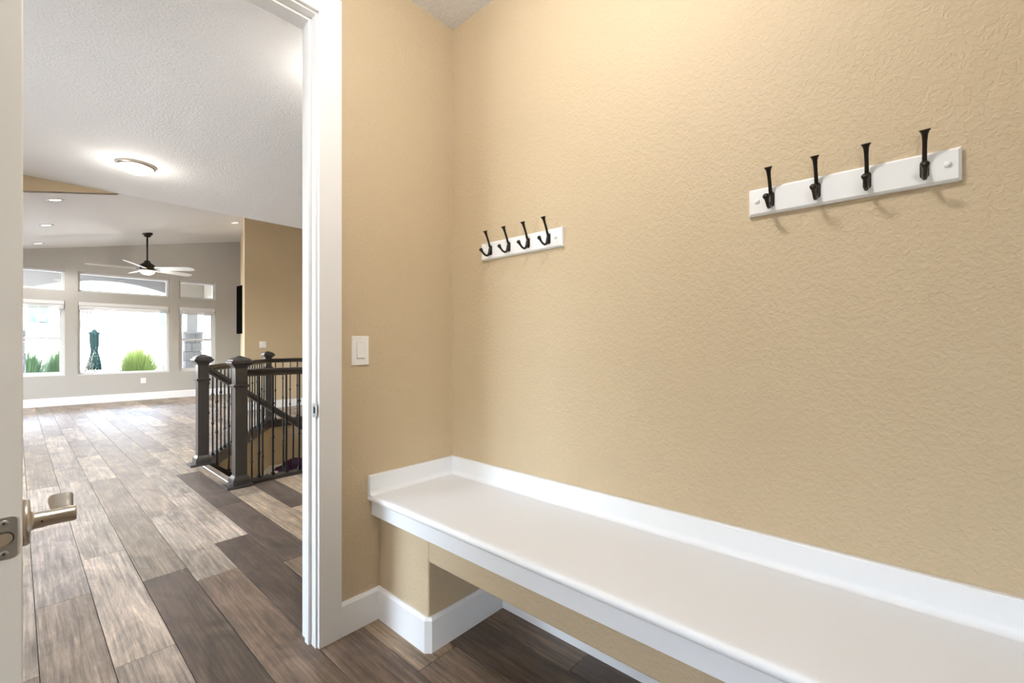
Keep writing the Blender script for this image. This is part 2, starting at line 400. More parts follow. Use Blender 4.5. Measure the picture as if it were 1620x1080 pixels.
# ------------------------------------------------------------------ door frame
fr = empty('trim_1', (0, WD, 0)); tag(fr, 'white door frame and casing around the open doorway', 'door frame', kind='structure')
def at_fr(b): b.v = [(x, y-WD, z) for x, y, z in b.v]; return b
b = MB(); b.box(JX1, JX1+.019, WD-.001, WD2+.001, 0, JZ); b.box(JX0-.019, JX0, WD-.001, WD2+.001, 0, JZ); b.box(JX0-.019, JX1+.019, WD-.001, WD2+.001, JZ, JZ+.019)
at_fr(b).build('jamb', M['trim'], fr, bevel=.001)
b = MB(); b.box(JX1-.011, JX1, 1.788, 1.823, 0, JZ-.011); b.box(JX0, JX0+.011, 1.788, 1.823, 0, JZ-.011); b.box(JX0, JX1, 1.788, 1.823, JZ-.011, JZ)
at_fr(b).build('door_stop', M['trim'], fr, bevel=.0015)
for y0, y1, nm in ((WD-.018, WD, 'casing'), (WD2, WD2+.018, 'casing')):
    for x0, x1, z0, z1 in ((JX1+.007, JX1+.101, 0, JZ+.007), (JX0-.101, JX0-.007, 0, JZ+.007), (JX0-.101, JX1+.101, JZ+.007, JZ+.101)):
        at_fr(MB().box(x0, x1, y0, y1, z0, z1)).build(nm, M['trim'], fr, bevel=.002)
# strike plate on the latch-side jamb
b = MB(); b.box(JX1-.0015, JX1, 1.742, 1.774, .916, .973); b.box(JX1-.0015, JX1+.004, 1.739, 1.743, .922, .967)
s_ = at_fr(b).build('strike_plate', M['steel'], fr, bevel=.0006); s_['label'] = 'steel strike plate'
for z in (.924, .965):
    at_fr(MB().lathe([(.0035, 0), (.0035, .0012), (.001, .0014)], (JX1-.0015, 1.757, z), 12, (-1, 0, 0))).build('screw', M['steel'], s_)
at_fr(MB().box(JX1-.0022, JX1-.0014, 1.750, 1.764, .932, .958)).build('latch_hole', M['hole'], s_)

# ------------------------------------------------------------------ door, opened square into the mudroom
DX0, DX1, DY0, DY1, DZ0, DZ1 = -.029, .006, .930, 1.738, .010, 2.50
dr = empty('door_1', (DX0, DY1, 0)); tag(dr, 'open white door at the picture edge with satin nickel lever', 'door', kind='structure')
def at_d(b): b.v = [(x-DX0, y-DY1, z) for x, y, z in b.v]; return b
b = MB(); b.box(DX0, DX1, DY0, DY1, DZ0, DZ1); dslab = at_d(b).build('door_slab', M['door'], dr, bevel=.0015)
for z0, z1 in ((.24, .86), (1.06, 2.36)):      # raised panel mouldings on both faces
    for xf, s in ((DX1, 1), (DX0, -1)):
        b = MB(); y0, y1 = DY0+.12, DY1-.12
        for a in ((y0, y1, z0, z0+.025), (y0, y1, z1-.025, z1), (y0, y0+.025, z0, z1), (y1-.025, y1, z0, z1)):
            b.box(xf-.004*s, xf+.0012*s, *a)
        at_d(b).build('panel_moulding', M['door'], dr, bevel=.001)
# latch faceplate with its two screws and the spring bolt
xm = (DX0+DX1)/2; zl = .934
def rrect(w, h, r, n=5):
    out = []
    for cx, cz, a0 in ((w/2-r, h/2-r, 0), (-w/2+r, h/2-r, 90), (-w/2+r, -h/2+r, 180), (w/2-r, -h/2+r, 270)):
        for i in range(n+1):
            a = math.radians(a0+90*i/n); out.append((cx+r*math.cos(a), cz+r*math.sin(a)))
    return out
b = MB(); b.prism([(xm+p[0], DY0, zl+p[1]) for p in rrect(.0255, .058, .006)], (0, -.0016, 0))
lp = at_d(b).build('latch_plate', M['steel'], dr); lp['label'] = 'steel latch faceplate'
for z in (zl+.021, zl-.021):
    at_d(MB().lathe([(.0045, 0), (.0045, .0006), (.0035, .0011)], (xm, DY0-.0014, z), 16, (0, -1, 0))).build('screw', M['steel'], lp)
    at_d(MB().cbox((xm, DY0-.0027, z), (.0026, .0006, .0026))).build('screw_socket', M['hole'], lp)
at_d(MB().lathe([(.0098, 0), (.0098, .0006)], (xm, DY0-.0012, zl), 24, (0, -1, 0))).build('latch_hole', M['hole'], lp)
b = MB(); prof = [(xm+.0085*math.cos(t), zl+.0085*math.sin(t)) for t in [2*math.pi*i/20 for i in range(20)]]
b.loft([[(x, DY0-.001, z) for x, z in prof], [(x, DY0-.003-.006*(1-(x-xm)/.0085)/2, z) for x, z in prof]]); at_d(b).build('latch_bolt', M['brass'], lp)
# lever handles on both faces
def lever(s, xf):
    y, z = DY0+.062, zl
    g = MB(); g.lathe([(.034, 0), (.034, .005), (.031, .008), (.014, .009), (.0125, .013), (.0125, .022), (.0115, .026), (.0115, .056), (.0105, .058)], (xf, y, z), 28, (s, 0, 0))
    lv = at_d(g).build('lever_handle', M['nickel'], dr, bevel=.0); lv['label'] = 'satin nickel door lever'
    x = xf + s*.044
    g = MB(); rings = []
    for t, w, hh, dz in ((0, .0115, .0105, 0), (.015, .0120, .0105, .001), (.035, .0130, .0095, .003), (.055, .0140, .0090, .006), (.070, .0150, .0095, .009), (.075, .0140, .0075, .010)):
        rings.append([(x+w*math.copysign(abs(math.cos(a))**.55, math.cos(a)), y+t, z+dz+hh*math.copysign(abs(math.sin(a))**.55, math.sin(a))) for a in [2*math.pi*(i+.5)/20 for i in range(20)]])
    g.loft(rings, True); at_d(g).build('lever_arm', M['nickel'], lv)
    at_d(MB().lathe([(.0013, 0), (.0013, .0006)], (xf+s*.020, y-.0125, z), 8, (0, -1, 0))).build('set_screw', M['hole'], lv)
lever(1, DX1); lever(-1, DX0)
for z in (.25, 1.25, 2.3):
    b = MB(); b.lathe([(.006, -.045), (.006, .045)], (DX0-.005, DY1+.004, z), 12); at_d(b).build('hinge', M['nickel'], dr)

# ------------------------------------------------------------------ bench
bn = empty('bench', (1.02, .3, .5)); tag(bn, 'long white built-in bench with backsplash along the tan wall', 'bench')
def at_b(b): b.v = [(x-1.02, y-.3, z-.5) for x, y, z in b.v]; return b
BZ, BY0, BY1 = .553, -1.12, WD
prof = [(R-.001, BZ), (R-.001, BZ-.028), (1.030, BZ-.028)]
prof += [(1.030-.013*math.sin(a), BZ-.014-.014*math.cos(a)) for a in [math.pi*i/10 for i in range(1, 10)]] + [(1.030, BZ+.0005), (1.045, BZ+.001), (1.065, BZ)]
b = MB(); b.loft([[(x, BY0, z) for x, z in prof], [(x, BY1-.001, z) for x, z in prof]]); o = at_b(b).build('countertop', M['bench'], bn)
for p in o.data.polygons: p.use_smooth = len(p.vertices) == 4
o.modifiers.new('split', 'EDGE_SPLIT').split_angle = math.radians(40)
# backsplashes with a coved foot
def splash(name, run):
    w, zt, cr = .018, .637, .022
    pr = [(0, BZ), (w+cr, BZ+.0004)] + [(w+cr-cr*math.sin(t), BZ+cr-cr*math.cos(t)) for t in [math.pi/2*i/6 for i in range(1, 7)]] + [(w, zt-.003), (w-.003, zt), (0, zt)]
    b = MB(); b.loft([[run(a, z, e) for a, z in pr] for e in (0, 1)]); o = at_b(b).build(name, M['bench'], bn)
    for p in o.data.polygons: p.use_smooth = len(p.vertices) == 4
    o.modifiers.new('split', 'EDGE_SPLIT').split_angle = math.radians(30)
splash('backsplash', lambda a, z, e: (R-.0005-a, BY0 if e == 0 else BY1-.0005-a, z))
splash('backsplash', lambda a, z, e: (1.018 if e == 0 else R-.0005-a, BY1-.0005-a, z))
at_b(MB().box(1.036, 1.056, BY0+.01, BY1-.001, .461, BZ-.026)).build('fascia', M['bench'], bn, bevel=.0015)
at_b(MB().box(1.056, R-.002, BY0+.01, BY1-.002, .5255, BZ-.0285)).build('substrate', M['bench'], bn)

# ------------------------------------------------------------------ coat racks
def make_hook(name, parent, y, z, first=None):
    if first is not None:
        o = first.copy(); C.objects.link(o); o.parent = parent; o.location = (0, y, z)
        return o
    g = MB()
    pl = rrect(.017, .044, .008); g.loft([[(0, p[0], p[1]) for p in pl], [(-.004, p[0], p[1]) for p in pl], [(-.0055, p[0]*.82, p[1]*.9) for p in pl]])
    g.tube([(-.003, 0, .010), (-.009, 0, .020), (-.017, 0, .040), (-.027, 0, .060), (-.034, 0, .074), (-.037, 0, .080), (-.0385, 0, .0835), (-.039, 0, .085)],
           [.0055, .0049, .0046, .0048, .0060, .0082, .0112, .0098], 14)
    g.tube([(-.004, 0, .012), (-.008, 0, .002), (-.011, 0, -.012), (-.018, 0, -.024), (-.029, 0, -.0285), (-.041, 0, -.026), (-.052, 0, -.019), (-.060, 0, -.0115), (-.064, 0, -.008), (-.0675, 0, -.005), (-.070, 0, -.003)],
           [.006, .0062, .0062, .0056, .005, .0046, .0046, .006, .0082, .0085, .0055], 12)
    g.tube([(-.002, 0, .012), (-.008, 0, .012)], [.006, .005], 12)
    o = g.build(name, M['bronze'], parent); o.location = (0, y, z); return o
def coat_rack(y0, y1, zc, hooks, pegs, label, first=None, h=.080):
    rk = empty('coat_rack', (R, (y0+y1)/2, zc)); tag(rk, label, 'coat rack', 'white four-hook coat racks on the tan wall')
    w = (y1-y0)/2; t = .016; c = .006
    g = MB(); g.loft([[(-.0005, a*w, e*h/2) for a, e in ((-1,-1),(1,-1),(1,1),(-1,1))], [(-t+.005, a*w, e*h/2) for a, e in ((-1,-1),(1,-1),(1,1),(-1,1))],
                      [(-t, a*(w-c), e*(h/2-c)) for a, e in ((-1,-1),(1,-1),(1,1),(-1,1))]])
    g.build('board', M['trim'], rk)
    hk = first
    for y in hooks:
        hk2 = make_hook('hook', rk, y-(y0+y1)/2, 0, hk)
        if hk is None: hk2.location.x = 0; hk = hk2
    for o in rk.children:
        if o.name.startswith('hook'): o.location.x = -t
    for y in pegs:
        MB().lathe([(.0075, 0), (.0075, .001), (.0062, .0035), (.003, .0052), (.0006, .0056)], (-t, y-(y0+y1)/2, .002), 18, (-1, 0, 0)).build('screw_cap', M['trim'], rk)
    return hk
hk = coat_rack(-.097, .359, 1.632, (.299, .187, .078, -.032), (.336, -.073), 'coat rack with four dark hooks farther from the room corner')
coat_rack(1.050, 1.524, 1.648, (1.457, 1.342, 1.229, 1.118), (1.495, 1.083), 'coat rack with four dark hooks nearest the room corner', hk)

# ------------------------------------------------------------------ switches and outlets
def plate(name, loc, rotz, w, h, kind, label, cat):
    e = empty(name, loc, rotz); tag(e, label, cat)           # built facing -Y
    g = MB(); pl = [(a*w/2, c*h/2) for a, c in ((-1,-1),(1,-1),(1,1),(-1,1))]
    g.loft([[(x, 0, z) for x, z in pl], [(x, -.004, z) for x, z in pl], [(x*.94, -.0065, z*.965) for x, z in pl]]); g.build('cover_plate', M['plate'], e)
    if kind == 'rocker':
        g = MB(); a, c = .0175, .0345
        g.loft([[(-a, -.006, -c), (a, -.006, -c), (a, -.006, c), (-a, -.006, c)], [(-a, -.0105, -c+.004), (a, -.0105, -c+.004), (a, -.0072, c), (-a, -.0072, c)]]); g.build('rocker', M['plate'], e)
        g = MB()
        for x0, x1, z0, z1 in ((-a-.0018, a+.0018, c, c+.0015), (-a-.0018, a+.0018, -c-.002, -c), (-a-.0018, -a, -c, c), (a, a+.0018, -c, c)): g.box(x0, x1, -.0068, -.0060, z0, z1)
        g.build('rocker_surround', M['shade'], e)
    else:
        for z in (.02, -.02):
            o = MB().loft([[(x*.55, -.006, z+q*.6) for x, q in rrect(.05, .045, .012)], [(x*.55, -.0085, z+q*.6) for x, q in rrect(.05, .045, .012)]]).build('socket', M['plate'], e)
            MB().box(-.007, -.005, -.0088, -.0082, z-.005, z+.006).box(.005, .007, -.0088, -.0082, z-.005, z+.006).build('slot', M['hole'], o)
    for z in (h/2-.011, -h/2+.011): MB().lathe([(.0028, 0), (.0022, .0008)], (0, -.0064, z), 10, (0, -1, 0)).build('screw', M['plate'], e)
    return e
plate('light_switch', (.9815, WD, 1.180), 0, .079, .124, 'rocker', 'white rocker light switch beside the door casing', 'light switch')
plate('light_switch', (3.129, 9.15, 1.225), 0, .12, .118, 'rocker', 'small white switch plate on the wall behind the railing', 'light switch')
plate('wall_outlet', (1.885, FAR, .43), 0, .09, .115, 'outlet', 'white electric outlet below the middle window', 'outlet')

# ------------------------------------------------------------------ stair balustrade
bal = empty('stair_balustrade', (1.25, 4.30, 0)); tag(bal, 'dark wood balustrade with wrought iron balusters around the stairwell', 'railing')
def at_s(b): b.v = [(x-1.25, y-4.30, z) for x, y, z in b.v]; return b
def newel(x, y, zb=0.0):
    p = MB(); h = .046
    p.sq((x, y, 0), [(h, zb+.02), (h, 1.045)]); o = at_s(p).build('newel_post', M['newel'], bal, bevel=.003)
    at_s(MB().box(x-.115, x+.085, y-.085, y+.085, 0, .022)).build('newel_plinth', M['newel'], o, bevel=.006)
    at_s(MB().sq((x, y, 0), [(.068, zb), (.068, zb+.06), (.062, zb+.075), (h-.001, zb+.10)])).build('newel_base', M['newel'], o, bevel=.002)
    at_s(MB().sq((x, y, 0), [(h-.001, .842), (.058, .850), (.062, .858), (.062, .866), (h-.001, .876)])).build('newel_collar', M['newel'], o, bevel=.001)
    at_s(MB().sq((x, y, 0), [(h-.002, 1.005), (.054, 1.022), (.066, 1.036), (.080, 1.046), (.083, 1.056), (.083, 1.066), (.070, 1.072), (.070, 1.082), (.066, 1.088), (.006, 1.116)])).build('newel_cap', M['newel'], o, bevel=.0015)
N1, N2, N3 = (1.255, 5.33), (1.275, 4.27), (2.65, 7.55)
for n in (N1, N2, N3): newel(*n)
RAILP = [(-.030, 0), (-.032, .018), (-.020, .026), (-.020, .036), (-.030, .044), (-.030, .056), (-.018, .064), (.018, .064), (.030, .056), (.030, .044), (.020, .036), (.020, .026), (.032, .018), (.030, 0)]
def rail(p0, p1): at_s(MB().bar(p0, p1, RAILP)).build('handrail', M['newel'], bal)
def shoe(p0, p1, w=.055, h=.028):
    at_s(MB().bar(p0, p1, [(-w, -.09), (-w, h-.008), (-w+.012, h), (w-.012, h), (w, h-.008), (w, -.09)])).build('shoe_rail', M['newel'], bal)
b_cache = {}
def knuckle(g, z, r=.0075):
    g.lathe([(r, z-.020), (.011, z-.017), (.011, z-.013), (.009, z-.011), (.0155, z-.004), (.0155, z+.004), (.009, z+.011), (.011, z+.013), (.011, z+.017), (r, z+.020)], (0, 0, 0), 10)
def baluster(x, y, z0, z1, kn):
    L_ = round(z1-z0, 3); key = (L_, tuple(round(k, 2) for k in kn))
    if key not in b_cache:
        g = MB(); g.sq((0, 0, 0), [(.0068, 0), (.0068, L_)])
        g.sq((0, 0, 0), [(.015, 0), (.015, .012), (.011, .020), (.011, .026), (.007, .030)])
        for k in kn: knuckle(g, k)
        b_cache[key] = g.mesh('baluster', M['iron'])
    o = bpy.data.objects.new('baluster', b_cache[key]); C.objects.link(o); o.parent = bal; o.location = (x-1.25, y-4.30, z0); return o
KN = [(.46,), (.34, .65), (.47, .78), (.52,), (.22, .46), (.34, .65)]
# level rail along the near side
shoe((1.20, 4.30, 0), (5.0, 4.30, 0)); rail((1.32, 4.30, .935), (5.15, 4.30, .935))
for i in range(31): baluster(1.440+.117*i, 4.31, .028, .937, KN[(i+4) % 6])
# diagonal run, then along the far side of the well
dv = Vector((N3[0]-N1[0], N3[1]-N1[1], 0)); dl = dv.length; du = dv/dl
shoe((N1[0]-.03, N1[1], 0), (N3[0], N3[1], 0)); rail((N1[0]+du.x*.04, N1[1]+du.y*.04, .935), (N3[0]-du.x*.04, N3[1]-du.y*.04, .935))
n = int((dl-.2)/.124)
for i in range(n): q = Vector((*N1, 0)) + du*(.16+.124*i); baluster(q.x, q.y, .028, .937, KN[(i*5+2) % 6])
shoe((N3[0], N3[1], 0), (5.0, N3[1], 0)); rail((N3[0]+.04, N3[1], .935), (5.15, N3[1], .935))
for i in range(20): baluster(2.765+.1135*i, 7.55, .028, .937, KN[(i*5) % 6])
# raking rail on the open side of the stair
SL = .76
rail((1.295, 5.30, .925), (3.75, 5.30, .925-SL*2.455))
at_s(MB().bar((1.31, 5.30, .01), (3.75, 5.30, .01-SL*2.44), [(-.022, -.26), (-.022, -.01), (-.04, -.01), (-.04, .012), (.04, .012), (.04, -.01), (.022, -.01), (.022, -.26)])).build('stringer', M['newel'], bal)
for i in range(20):
    x = 1.375+.1085*i; z = .022-SL*(x-1.31); baluster(x, 5.30, z, z+.905, KN[(i+1) % 6])

# stairs and the walls of the well
st = empty('staircase', (1.30, 4.33, 0)); tag(st, 'staircase descending behind the dark newel posts', 'stairs', kind='structure')
for i in range(11):
    x = .255*i; z = -.19*(i+1)
    o = MB().box(x-.02, x+.262, .03, .95, z-.035, z).build('tread', M['plank'], st, bevel=.006); o.color = (*MID, 1)
    MB().box(x, x+.018, .03, .95, z, z+.155).build('riser', M['carpet'], st)
MB().box(-.062, -.050, .05, .95, -.003, .003).build('nosing_highlight', M['trim'], st, bevel=.002)  # white bar painted in for the highlight along the floor edge
b = MB(); z0, z1 = -2.75, -.10
z1 = -.012; b.box(1.2, 5.1, 4.25, 4.345, z0, z1); b.box(4.98, 5.1, 4.33, 7.55, z0, z1); b.box(2.64, 5.1, 7.53, 7.65, z0, z1); b.box(1.2, 1.29, 4.33, 5.40, z0, -.26)
b.prism([(1.317, 5.39, z0), (2.667, 7.54, z0), (2.55, 7.62, z0), (1.2, 5.46, z0)], (0, 0, z1-z0))
tag(b.build('wall_stairwell', M['tan']), 'tan lining of the stairwell below floor level', 'wall', kind='structure')
tag(MB().box(1.2, 5.1, 4.25, 7.65, -2.85, -2.75).build('floor_basement', M['carpet']), 'carpeted floor at the foot of the stairs', 'floor', kind='structure')
lb = MB(); lb.prism([(2.02, 6.55, -.80), (5.0, 6.55, -.80), (5.0, 7.55, -.80), (2.65, 7.55, -.80)], (0, 0, .10))
tag(lb.build('trim_2', M['trim']), 'plain ledge inside the stairwell', 'ledge', kind='structure')
# bundle of purple cloth and a small box on the ledge
g = bmesh.new(); bmesh.ops.create_icosphere(g, subdivisions=4, radius=1)
for v in g.verts:
    n_ = v.co.normalized(); w = 1+.10*math.sin(5*n_.x+3*n_.z)+.07*math.sin(9*n_.y+4*n_.x)+.05*math.sin(13*n_.z+7*n_.y)
    w += .08*math.sin(17*n_.x+11*n_.y)*max(n_.z, 0); v.co = Vector((n_.x*.30*w, n_.y*.16*w, max(n_.z, -.35)*(.115+.03*n_.x)*w + .048))
for f in g.faces: f.smooth = True
me = bpy.data.meshes.new('cloth_bundle'); g.to_mesh(me); g.free(); me.materials.append(M['purple'])
o = bpy.data.objects.new('cloth_bundle', me); C.objects.link(o); o.location = (2.86, 6.98, -.70); tag(o, 'bundle of purple cloth low in the stairwell', 'cloth')
e = empty('storage_box', (2.46, 6.84, -.70), .35); tag(e, 'small white box beside the purple cloth in the stairwell', 'box')
MB().box(-.06, .06, -.05, .05, 0, .06).build('box_body', M['hole'], e, bevel=.003); MB().box(-.063, .063, -.053, .053, .06, .085).build('box_lid', M['trim'], e, bevel=.003)

# ------------------------------------------------------------------ great room windows
names = ['left', 'middle', 'right']
for i, (a, c) in enumerate(WO):
    for j, (z0, z1) in enumerate((TZ, LZ)):
        a = max(WO[i][0], -.9) if j == 0 else WO[i][0]
        w = empty('window_%d' % (i*2+j+1), ((a+c)/2, FAR+.09, z0)); tag(w, ('%s %s of the great room, white frame' % (names[i], 'transom window' if j == 0 else 'tall window')), 'window', kind='structure')
        hw, h = (c-a)/2, z1-z0; fw = .042
        g = MB()
        for x0, x1, q0, q1 in ((-hw, hw, 0, fw), (-hw, hw, h-fw, h), (-hw, -hw+fw, fw, h-fw), (hw-fw, hw, fw, h-fw)): g.box(x0, x1, -.03, .05, q0, q1)
        g.build('window_frame', M['frame'], w, bevel=.004)
        if j == 1 and i != 1:
            mz = 1.352 - z0
            for lo, hi, yy in ((fw, mz+.02, -.012), (mz-.02, h-fw, .018)):
                g = MB(); sw = .034
                for x0, x1, q0, q1 in ((-hw+fw, hw-fw, lo, lo+sw), (-hw+fw, hw-fw, hi-sw, hi), (-hw+fw, -hw+fw+sw, lo+sw, hi-sw), (hw-fw-sw, hw-fw, lo+sw, hi-sw)): g.box(x0, x1, yy-.014, yy+.014, q0, q1)
                s = g.build('sash', M['frame'], w, bevel=.003)
                MB().box(-hw+fw+sw, hw-fw-sw, yy-.003, yy+.003, lo+sw, hi-sw).build('pane', M['glass'], s)
        else: MB().box(-hw+fw, hw-fw, .007, .013, fw, h-fw).build('pane', M['glass'], w)
        if j == 1: MB().box(-hw-.0, hw+.0, -.088, -.03, -.002, .012).build('window_sill', M['frame'], w, bevel=.003)
    sh = empty('roller_shade', ((a+c)/2, FAR+.03, LZ[1])); tag(sh, 'rolled-up white shade at the top of the %s window' % names[i], 'window shade', 'white shades over the great room windows')
    hw = (c-a)/2-.006
    MB().box(-hw, hw, -.032, .028, -.075, -.001).build('headrail', M['frame'], sh, bevel=.006)
    g = MB()
    for k in range(3): g.box(-hw+.008, hw-.008, -.024, .020, -.075-.024*(k+1)+.003, -.075-.024*k)
    g.box(-hw+.008, hw-.008, -.026, .022, -.165, -.147); g.build('folded_fabric', M['shade'], sh, bevel=.004)
# mudroom window (out of the picture, daylight for the room)
w = empty('window_7', (MX0-.06, (MWIN[0]+MWIN[1])/2, MWIN[2])); tag(w, 'tall mudroom window with white frame', 'window', kind='structure'); hw, h = (MWIN[1]-MWIN[0])/2, MWIN[3]-MWIN[2]
g = MB()
for y0, y1, q0, q1 in ((-hw, hw, 0, .045), (-hw, hw, h-.045, h), (-hw, -hw+.045, .045, h-.045), (hw-.045, hw, .045, h-.045)): g.box(-.04, .04, y0, y1, q0, q1)
g.build('window_frame', M['frame'], w, bevel=.004); MB().box(-.003, .003, -hw+.045, hw-.045, .045, h-.045).build('pane', M['glass'], w)

for i, (y0, y1, z0, z1) in enumerate(HWIN):  # sliding doors out of view, added as daylight sources
    w = empty('door_%d' % (i+2), (XL-.06, (y0+y1)/2, z0)); tag(w, ['glazed sliding door added to the hall for daylight', 'glazed sliding door added to the great room for daylight'][i], 'glass door', kind='structure'); hw, h = (y1-y0)/2, z1-z0
    g = MB(); m_ = .07
    for a, c, q0, q1 in ((-hw, hw, 0, m_), (-hw, hw, h-m_, h), (-hw, -hw+m_, m_, h-m_), (hw-m_, hw, m_, h-m_), (-.06, .06, m_, h-m_)): g.box(-.04, .04, a, c, q0, q1)
    g.build('door_frame', M['frame'], w, bevel=.004)
    for a, c in ((-hw+m_, -.06), (.06, hw-m_)): MB().box(-.003, .003, a, c, m_, h-m_).build('pane', M['glass'], w)

# ------------------------------------------------------------------ television
tv = empty('television', (3.52, 10.69, 1.48)); tag(tv, 'black flat television seen edge-on beside the windows', 'television')
MB().box(-.105, -.065, -.95, .95, 0, 1.105).build('tv_body', M['tvblack'], tv, bevel=.006)
MB().box(-.109, -.104, -.94, .94, .012, 1.093).build('tv_screen', M['tvblack'], tv)
MB().box(-.066, 0, -.25, .25, .35, .75).build('wall_mount', M['iron'], tv, bevel=.004)

# ------------------------------------------------------------------ ceiling lamps
def lamp(name, loc, power, col, size, parent=None):
    d = bpy.data.lights.new(name, 'POINT'); d.energy = power; d.color = col; d.shadow_soft_size = size
    o = bpy.data.objects.new(name, d); C.objects.link(o); o.location = loc
    if parent: o.parent = parent
    return o
def dome_lamp(x, y, z, r, power, col, label):
    e = empty('ceiling_lamp', (x, y, z)); tag(e, label, 'ceiling lamp')
    MB().lathe([(r, 0), (r, -.018), (r*.97, -.030), (r*.90, -.036), (r*.86, -.030), (r*.86, 0)], (0, 0, 0), 40, cap=False).build('lamp_rim', M['nickel'], e)
    pr = [(r*.88*math.cos(t), -.028-.075*math.sin(t)) for t in [math.pi/2*i/10 for i in range(10)]] + [(.002, -.103)]
    MB().lathe(pr, (0, 0, 0), 40).build('glass_dome', M['dome'], e)
    lamp('bulb', (0, 0, -.22), power, col, r*.62, e)
dome_lamp(.90, 6.48, CH, .175, P_HALL, WARM, 'lit dome ceiling lamp with nickel rim in the hall')
dome_lamp(1.66, 3.20, CH, .175, P_HALL2, WARM, 'dome ceiling lamp over the hall beside the door casing')
dome_lamp(.50, .62, CM, .16, P_MUD, NEUTRAL, 'dome ceiling lamp in the mudroom above the bench')
for i, (x, y) in enumerate(((.339, 8.341), (.315, 10.166), (.268, 12.036), (2.92, 10.05), (-1.4, 10.2))):
    z = vault(x); e = empty('recessed_light', (x, y, z)); e.rotation_euler = (0, -math.atan(.2146), 0)
    tag(e, ['recessed ceiling light nearest the beige step', 'recessed ceiling light second from the beige step', 'recessed ceiling light close above the window wall', 'recessed ceiling light near the television wall', 'recessed ceiling light at the far side of the great room'][i], 'recessed light', 'recessed lights in the sloping ceiling')
    MB().lathe([(.088, 0), (.088, -.006), (.078, -.010), (.062, -.006), (.060, 0)], (0, 0, 0), 28, cap=False).build('trim_ring', M['shade'], e)
    MB().lathe([(.061, -.002), (.055, -.004), (.001, -.0045)], (0, 0, 0), 28).build('lens', M['canlit'], e)
    d = bpy.data.lights.new('downlight', 'SPOT'); d.energy = P_CAN; d.color = NEUTRAL; d.spot_size = math.radians(130); d.spot_blend = .6; d.shadow_soft_size = .05
    o = bpy.data.objects.new('downlight', d); C.objects.link(o); o.parent = e; o.location = (0, 0, -.03)

# ------------------------------------------------------------------ ceiling fan (at rest)
fx, fy = 1.715, 11.14; fz = vault(fx)
fan = empty('ceiling_fan', (fx, fy, fz)); tag(fan, 'ceiling fan with white blades on a dark downrod before the windows', 'ceiling fan')
MB().lathe([(.012, -.075), (.05, -.070), (.062, -.035), (.085, -.02), (.085, .012)], (0, 0, 0), 24).build('canopy', M['bronze'], fan)
MB().lathe([(.014, -.56), (.014, -.06)], (0, 0, 0), 14).build('downrod', M['bronze'], fan)
MB().lathe([(.05, -.735), (.115, -.72), (.125, -.66), (.11, -.615), (.06, -.585), (.045, -.545), (.018, -.53)], (0, 0, 0), 28).build('motor_housing', M['bronze'], fan)
MB().lathe([(.002, -.815), (.05, -.81), (.10, -.785), (.12, -.75), (.12, -.735)], (0, 0, 0), 28).build('light_bowl', M['fanlit'], fan)
bl = None
for k in range(5):
    th = math.radians(-46+72*k)
    if bl is None:
        g = MB(); pts = [(.17, .06), (.22, .068), (.48, .078), (.74, .080), (.83, .072), (.88, .048), (.89, .0)]
        out = [(r, w) for r, w in pts] + [(r, -w) for r, w in reversed(pts[:-1])]
        pitch = math.radians(-16)
        g.prism([(r, w*math.cos(pitch), w*math.sin(pitch)) for r, w in out], (0, 0, .008)); bl = g.mesh('blade', M['trim'])
        gi = MB(); gi.box(.10, .24, -.022, .022, -.004, .004); irm = gi.mesh('blade_iron', M['bronze'])
    o = bpy.data.objects.new('blade', bl); C.objects.link(o); o.parent = fan; o.location = (0, 0, -.70); o.rotation_euler = (0, 0, th)
    q = bpy.data.objects.new('blade_iron', irm); C.objects.link(q); q.parent = o; q.location = (0, 0, -.006)
lamp('fan_bulb', (0, 0, -.90), P_FAN, WARM, .08, fan)

# ------------------------------------------------------------------ outdoors
GZ = -.5
tag(MB().box(-30, XL-.12, -10, 13.0, GZ-.2, GZ).box(-30, 40, 13.0, 60, GZ-.2, GZ).build('ground', M['gravel']), 'pale gravel yard outside the windows', 'ground', kind='structure')
tag(MB().box(-4, 6, FAR+.16, 16.6, GZ, -.08).build('patio', M['concrete']), 'concrete patio outside the windows', 'patio', kind='structure')
